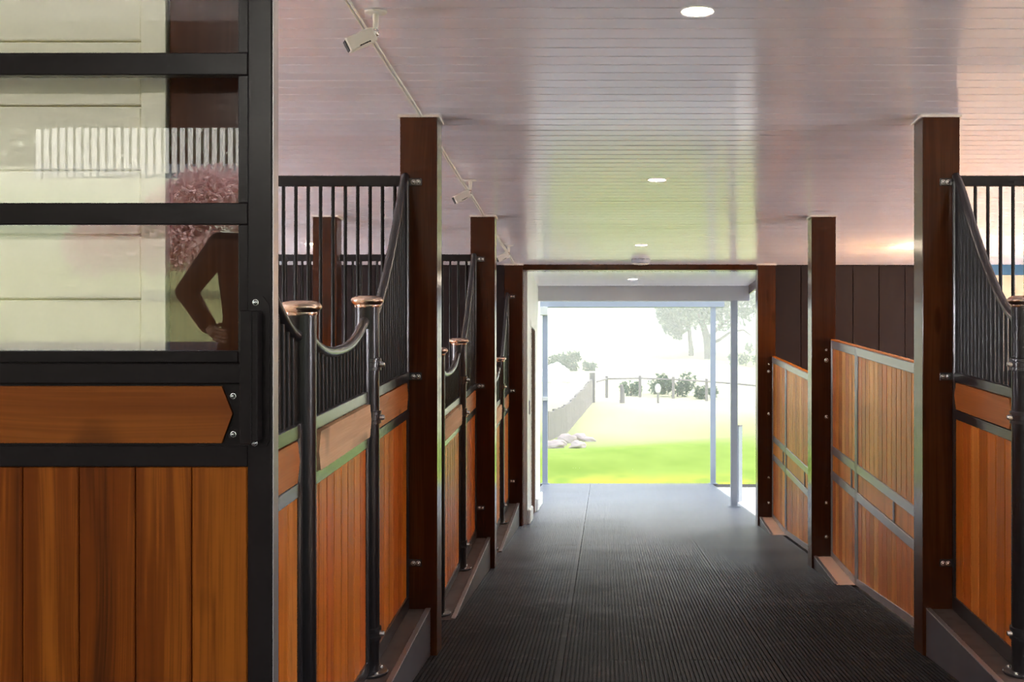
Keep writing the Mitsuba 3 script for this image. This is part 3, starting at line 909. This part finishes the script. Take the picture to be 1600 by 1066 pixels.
def hit(px, py, lo=21.5, hi=320.0):
    """The point of the ground seen at a pixel."""
    t = np.linspace(lo, hi, 6000)
    x, z = (px - VX) * t / F, EYE - (py - HY) * t / F
    i = int(np.argmax(gz(x, t) >= z))
    return x[i], t[i], z[i]


def rock(r, seed):
    m = trimesh.creation.icosphere(subdivisions=3, radius=1.0)
    n = meshkit.fbm(m.vertices * 1.6 + seed * 7.3, 3, seed)
    m.vertices *= (0.65 + 0.75 * n)[:, None]
    m.vertices *= np.array(r)
    return m


for q, (px, py, rx, rz, lab) in enumerate((
        (866, 700, 0.24, 0.13, 'pale pinkish rock at the left end of the pile on the lawn'), (885, 692, 0.24, 0.17, 'tallest pinkish rock in the pile on the lawn'),
        (903, 700, 0.22, 0.13, 'pinkish grey rock in front of the middle of the pile'), (906, 688, 0.22, 0.13, 'mauve rock at the back right of the pile on the lawn'),
        (920, 690, 0.15, 0.09, 'small mauve rock at the right end of the pile on the lawn'), (876, 697, 0.13, 0.10, 'whitish rock at the back left of the pile on the lawn'))):
    x, y, z = hit(px, py)
    one('rock', at(turn(rock((rx, rx * 0.8, rz), q), (0, 0, 1), 40 * q), x, y, z + rz * 0.25), 'stone', lab, 'rock', 'rocks piled on the lawn', smooth=50)

# low wall of upright grey boards that curves away
wk = thing('board_wall', 'low curving wall of upright grey boards on the left of the lawn', 'fence')
line = [(855, 690), (868, 684), (885, 676), (897, 662), (909, 648), (918, 637), (925, 629)]
P3 = [np.array(hit(a, b)) for a, b in line]
seg = np.cumsum([0] + [np.linalg.norm((P3[i + 1] - P3[i])[:2]) for i in range(len(P3) - 1)])
L = seg[-1]
n = int(L / 0.30)
for i in range(n):
    a, b = [np.array([np.interp(t, seg, [p[c] for p in P3]) for c in range(3)]) for t in ((i + 0.02) * L / n, (i + 0.98) * L / n)]
    d = (b - a)[:2] / np.linalg.norm((b - a)[:2])
    nn = np.array([-d[1], d[0]]) * 0.03
    fr = (i + 0.5) / n
    hgt = 0.66 + 0.10 * fr + 0.05 * rng.random()
    put('board', hull([[*(p[:2] + s * nn), p[2] + zz] for p in (a, b) for s in (-1, 1) for zz in (-0.15, hgt)]), 'timber_grey', wk)
ex, ey, ez = P3[-1]
one('fence_post', box(ex - 0.08, ex + 0.10, ey - 0.08, ey + 0.08, ez - 0.2, ez + 0.98, 0.01), 'timber_grey', 'thick grey post at the far end of the curving board wall', 'post')

# paddock fence
pk = thing('paddock_fence', 'thin post and rail fence across the paddock behind the lawn', 'fence')
cols = [(948, 622), (1000, 621), (1052, 623), (1104, 627), (1150, 632), (1196, 638)]
prev = (ex + 0.16, ey, ez + 0.02)
for a, b in cols:
    x, y, z = hit(a, b)
    put('post', tube([[x, y, z - 0.2], [x, y, z + 0.75]], 0.05, 8), 'timber_grey', pk, smooth=50)
    put('rail', tube([[prev[0], prev[1], prev[2] + 0.66], [x, y, z + 0.66]], 0.028, 6), 'timber_grey', pk, smooth=50)
    prev = (x, y, z)
x, y, z = hit(972, 630)
one('stump_post', tube([[x, y, z - 0.1], [x + 0.01, y, z + 0.35], [x - 0.02, y, z + 0.60]], [0.09, 0.075, 0.065], 10), 'timber_grey', 'short grey wooden post standing alone in the pale grass', 'post', smooth=50)
x, y, z = hit(1028, 630)
mk = thing('marker', 'white rounded marker on a thin stake in the pale grass', 'marker')
put('stake', tube([[x, y, z - 0.1], [x, y, z + 0.42]], 0.035, 8), 'timber_grey', mk, smooth=50)
put('head', at(ball(1.0, (0.10, 0.06, 0.16)), x, y, z + 0.48), 'white_cloth', mk, smooth=True)
x, y, z = hit(872, 598)
m = rock((0.62, 0.5, 0.55), 11)
one('white_mound', at(m, x - 0.05, y, z + 0.22), 'white_cloth', 'bright white cloth-like mound behind the left portico post', 'mound', smooth=60)


# ------------------------------------------------------------------ trees and bushes
def leaves(centres, radii, n, size, seed, flat=1.0):
    g = np.random.default_rng(seed)
    V, Fc = [], []
    w = np.array([r ** 2 for r in radii])
    pick = g.choice(len(centres), n, p=w / w.sum())
    for q in pick:
        d = g.normal(size=3)
        d /= np.linalg.norm(d)
        c = np.array(centres[q]) + d * radii[q] * g.random() ** 0.45 * np.array([1, 1, flat])
        a = g.normal(size=3)
        a /= np.linalg.norm(a)
        b = np.cross(a, g.normal(size=3))
        b /= np.linalg.norm(b)
        s = size * (0.6 + 0.8 * g.random())
        i = len(V)
        V += [c - a * s, c + b * s * 0.45, c + a * s, c - b * s * 0.45]
        Fc += [[i, i + 1, i + 2], [i, i + 2, i + 3]]
    return trimesh.Trimesh(V, Fc, process=False)


def tree(px, py, trunk, branches, lumps, label, n, size, seed, mat='leaf'):
    """trunk and branches: pixel polylines with radii in metres, at the depth of the foot; lumps: pixel centre, depth offset and radius of each leaf mass."""
    x, y, z = hit(px, py)
    k = thing('paddock_tree', label, 'tree', 'trees on the pale hillside')

    def at3(a, b, o=0.0):
        return [(a - VX) * y / F, y + o, EYE - (b - HY) * y / F]
    put('trunk', tube([[x, y, z - 0.4]] + [at3(a, b) for a, b, _ in trunk], [trunk[0][2] * 1.15] + [r for _, _, r in trunk], 10), 'bark', k, smooth=50)
    for br in branches:
        put('branch', tube([at3(a, b, o) for a, b, o, _ in br], [r for _, _, _, r in br], 8), 'bark', k, smooth=50)
    fk = put('foliage', leaves([at3(a, b, o) for a, b, o, _ in lumps], [r for _, _, _, r in lumps], n, size, seed), mat, k)
    labels[fk] = {'kind': 'stuff', 'label': 'hazy grey-green foliage'}


tree(1108, 561, [(1107, 548, 0.30), (1105, 530, 0.27), (1100, 512, 0.22), (1092, 490, 0.15)],
     [[(1106, 530, 0, 0.16), (1118, 515, -0.5, 0.13), (1135, 498, -1, 0.09), (1150, 470, -1, 0.05)], [(1106, 538, 0, 0.14), (1125, 532, 0.5, 0.11), (1145, 519, 1.0, 0.08), (1165, 517, 1.2, 0.05), (1180, 528, 1.4, 0.03)]],
     [(1085, 478, 0, 1.5), (1105, 470, 0.8, 1.6), (1065, 470, 0, 1.3), (1120, 488, -0.8, 1.2), (1140, 470, 0, 1.5), (1095, 500, -0.5, 0.8), (1160, 482, 0.6, 1.2), (1180, 468, 0.6, 1.3), (1110, 440, 0, 2.6), (1150, 435, 0, 2.4), (1075, 445, 0, 2.0), (1185, 430, 0, 2.2), (1176, 545, 1.3, 0.35), (1130, 505, -0.6, 0.6)],
     'large hazy grey-green tree with a forked trunk on the right of the hillside', 7000, 0.17, 5)
tree(1080, 556, [(1080, 545, 0.17), (1078, 530, 0.14), (1077, 512, 0.12), (1073, 495, 0.09)], [[(1077, 515, 0, 0.08), (1062, 500, 0, 0.06), (1055, 488, 0, 0.04)]],
     [(1046, 492, 0, 1.0), (1060, 505, 0, 0.9), (1058, 520, 0, 0.55), (1040, 478, 0.3, 0.9), (1072, 485, 0, 1.1), (1045, 512, 0.2, 0.5)],
     'smaller hazy tree with a slim trunk left of the forked tree', 2600, 0.16, 6)


def bush(px, py, w, h, label, n, size, seed, mat='leaf_dark'):
    x, y, z = hit(px, py)
    g = np.random.default_rng(seed)
    c = [[x + (g.random() - 0.5) * w, y + (g.random() - 0.5) * w * 0.4, z + h * (0.25 + 0.45 * g.random())] for _ in range(9)]
    k = thing('bush', label, 'bush', 'bushes along the paddock fence')
    put('stem', tube([[x, y, z - 0.2], [x + 0.03, y, z + h * 0.5]], [0.05, 0.02], 6), 'bark', k, smooth=50)
    fk = put('foliage', leaves(c, [h * 0.42 * (0.7 + 0.5 * g.random()) for _ in c], n, size, seed), mat, k)
    labels[fk] = {'kind': 'stuff', 'label': 'dusty dark green foliage'}


bush(1058, 620, 1.15, 0.75, 'dark green bush behind the white marker', 1500, 0.06, 11)
bush(1104, 624, 0.6, 0.45, 'low green bush right of the dark bush by the fence', 700, 0.06, 12)
bush(985, 619, 0.6, 0.5, 'pale low bush behind the lone short post', 500, 0.06, 13, 'leaf')
bush(1022, 616, 0.9, 0.55, 'middle bush by the fence between the lone post and the marker', 700, 0.06, 14, 'leaf')
bush(862, 575, 3.0, 1.0, 'dark scrub on the bank above the white mound', 1200, 0.10, 15)
bush(893, 580, 2.4, 0.7, 'brownish scrub on the bank right of the white mound', 900, 0.10, 16)
bush(1165, 572, 1.6, 0.8, 'small dark shrub under the right end of the hillside', 500, 0.09, 17)

# ------------------------------------------------------------------ what the panes of the near door mirror: the ground in front of the building
one('porch_beam', shear(box(-6.0, 6.0, -3.35, -3.2, 2.06, CEIL + 0.14)), 'steel_black', 'dark beam along the front edge of the porch', 'beam')
def mirrored(px, py, D):
    return (px - VX) * D / F, 2 * 2.994 - D, EYE - (py - HY) * D / F


fk_ = thing('white_palisade', 'white paling screen on the bank mirrored in the middle pane', 'fence')
for i in range(30):
    px_ = 60 + i * 12.5
    x, y, zt = mirrored(px_, 205 - 0.07 * i * 12.5 * 0.6, 34)
    put('paling', box(x - 0.065, x + 0.065, y - 0.02, y + 0.02, zt - 1.25, zt + 0.05, 0.01), 'white_cloth', fk_)
x0_, y_, z0_ = mirrored(50, 262, 34)
x1_, _, _ = mirrored(435, 250, 34)
put('wall', box(x0_, x1_, y_ - 0.3, y_ - 0.08, z0_ - 2.2, z0_ + 0.1, 0.02), 'bluegrey_paint', fk_)


hk = thing('hedge', 'dark hedge behind the white paling screen mirrored in the middle pane', 'hedge')
x, y, z = mirrored(250, 235, 38)
put('stem', tube([[x, y, z - 2.5], [x, y, z]], 0.06, 6), 'bark', hk)
fk = put('foliage', leaves([[x - 9 + 0.6 * i, y, z - 0.4 + 0.9 * (i % 2)] for i in range(33)], [1.1] * 33, 9000, 0.17, 31), 'leaf_dark', hk)
labels[fk] = {'kind': 'stuff', 'label': 'dense dark hedge foliage'}
scene['leaf_pink'] = {'type': 'principledthin', 'base_color': rgb(0.85, 0.62, 0.62), 'roughness': 0.6, 'diff_trans': 0.6, 'spec_trans': 0.0}
fs = thing('flowering_shrub', 'broad pink flowering shrub mirrored behind the person in the panes', 'shrub')
cs = [mirrored(px_, py_, 17) for px_, py_ in ((275, 345), (310, 320), (345, 315), (250, 395), (205, 390), (300, 390), (150, 400), (380, 330))]
x, y, _ = cs[5]
put('stem', tube([[x, y, float(gz(x, y)) - 0.1], [x, y, cs[5][2]]], 0.05, 6), 'bark', fs)
fk = put('foliage', leaves([[a_, b_, c_ + 0.1] for a_, b_, c_ in cs], [0.42] * 8, 11000, 0.045, 41), 'leaf_pink', fs)
labels[fk] = {'kind': 'stuff', 'label': 'dense pink blossom'}

# the person who stands before the door with hands on hips, seen in the lowest pane
import manifold3d as m3d


def limb(chain, more=()):
    """One solid from chains of (point, radius) joints."""
    def sph(p, r):
        return m3d.Manifold.sphere(r, 20).translate([float(c) for c in p])
    out = m3d.Manifold()
    for ch in chain:
        for (p, r), (q, t) in zip(ch, ch[1:]):
            out = out + m3d.Manifold.batch_hull([sph(p, r), sph(q, t)])
    return out


def finish(man, edge=0.02, n=8):
    m = man.refine_to_length(edge).to_mesh()
    t = trimesh.Trimesh(m.vert_properties[:, :3], m.tri_verts)
    trimesh.smoothing.filter_taubin(t, iterations=n)
    return t


PX_, PYY = -1.74, -0.50
PZ = -S * PYY - 0.014


def person_chains(extra=0.0):
    arms, hands = [], []
    for s_ in (-1, 1):
        arms.append([((s_ * 0.17, 0, 1.43), 0.058 + extra), ((s_ * 0.36, -0.05, 1.20), 0.043 + extra), ((s_ * 0.215, 0.07, 1.035), 0.030 + extra)])
    torso = [[((0, 0, 1.40), 0.10 + extra), ((0, 0.01, 1.22), 0.115 + extra), ((0, 0, 1.06), 0.11 + extra), ((0, -0.01, 0.93), 0.115 + extra)]]
    for s_ in (-1, 1):
        torso += [[((s_ * 0.09, 0, 1.36), 0.09 + extra), ((s_ * 0.06, 0, 1.08), 0.085 + extra), ((s_ * 0.075, -0.01, 0.92), 0.095 + extra)], [((0, 0, 1.42), 0.06 + extra), ((s_ * 0.17, 0, 1.43), 0.055 + extra)]]
    legs = []
    for s_ in (-1, 1):
        legs.append([((s_ * 0.09, -0.01, 0.90), 0.092 + extra), ((s_ * 0.11, 0.01, 0.50), 0.058 + extra), ((s_ * 0.125, -0.02, 0.10), 0.038 + extra)])
    return arms, torso, legs


arms, torso, legs = person_chains()
feet = [[((s_ * 0.125, -0.03, 0.045), 0.042), ((s_ * 0.14, 0.08, 0.035), 0.036), ((s_ * 0.145, 0.15, 0.028), 0.028)] for s_ in (-1, 1)]
neck = [[((0, -0.005, 1.44), 0.058), ((0, 0.012, 1.56), 0.052)]]
head = [[((0, 0.0, 1.67), 0.082), ((0, 0.035, 1.655), 0.076), ((0, 0.055, 1.58), 0.042)], [((0, -0.025, 1.665), 0.08), ((0, 0.03, 1.69), 0.078)],
        [((0, 0.108, 1.665), 0.010), ((0, 0.127, 1.628), 0.014)], [((0.083, 0.0, 1.655), 0.012), ((0.086, -0.005, 1.63), 0.012)], [((-0.083, 0.0, 1.655), 0.012), ((-0.086, -0.005, 1.63), 0.012)],
        [((-0.022, 0.091, 1.598), 0.008), ((0.022, 0.091, 1.598), 0.008)]]
hands = []
for s_ in (-1, 1):
    hands.append([((s_ * 0.215, 0.07, 1.035), 0.028), ((s_ * 0.175, 0.105, 1.00), 0.028)])
    for f in range(4):
        z_ = 1.022 - 0.018 * f
        hands.append([((s_ * 0.172, 0.108, z_), 0.0095), ((s_ * 0.135, 0.132, z_ - 0.006), 0.009), ((s_ * (0.10 + 0.006 * abs(f - 1.5)), 0.140, z_ - 0.012), 0.008)])
    hands.append([((s_ * 0.20, 0.06, 1.02), 0.012), ((s_ * 0.175, 0.02, 1.035), 0.010), ((s_ * 0.150, -0.02, 1.04), 0.009)])
pk_ = thing('person', 'person in dark jacket and trousers standing with hands on hips, mirrored in the lowest pane', 'person')
put('body', at(finish(limb(arms + torso + legs + feet + neck + head + hands), 0.012, 6), PX_, PYY, PZ), 'skin', pk_, smooth=True)
ja, jt, jl = person_chains(0.012)
put('jacket', at(finish(limb(ja + [c[:] for c in jt])), PX_, PYY, PZ), 'cloth_dark', pk_, smooth=True)
put('trousers', at(finish(limb([[((0.0, -0.01, 0.96), 0.128), ((0.0, -0.01, 0.90), 0.125)]] + jl)), PX_, PYY, PZ), 'cloth_dark', pk_, smooth=True)
put('shoes', at(finish(limb([[(p, r + 0.008) for p, r in f] for f in feet])), PX_, PYY, PZ), 'seal_black', pk_, smooth=True)
put('hair', at(finish(limb([[((0, -0.03, 1.70), 0.085), ((0, 0.02, 1.725), 0.072)], [((0, -0.045, 1.68), 0.078), ((0, -0.05, 1.61), 0.06)]])), PX_, PYY, PZ), 'hair_dark', pk_, smooth=True)
for s_ in (-1, 1):
    put('eye', at(ball(0.011), PX_ + s_ * 0.031, PYY + 0.099, PZ + 1.663), 'eye_white', pk_, smooth=True)
pr('skin', (0.50, 0.30, 0.22), 0.5, 0.4)
pr('cloth_dark', (0.020, 0.018, 0.018), 0.8, 0.2)
pr('hair_dark', (0.03, 0.02, 0.015), 0.6, 0.3)
pr('eye_white', (0.6, 0.58, 0.55), 0.3, 0.5)

# ------------------------------------------------------------------ haze over the paddock
pts = [[x, yy, z] for x in (-150, 180) for yy, z in ((24.0, -40), (24.0, 60), (325, -40), (325, 60))]
one('haze', hull(pts), None, 'pale haze over the paddock and the hillside', 'haze', bsdf={'type': 'null'},
    interior={'type': 'homogeneous', 'albedo': rgb(0.97, 0.98, 0.985), 'sigma_t': HAZE})
labels['haze']['kind'] = 'stuff'
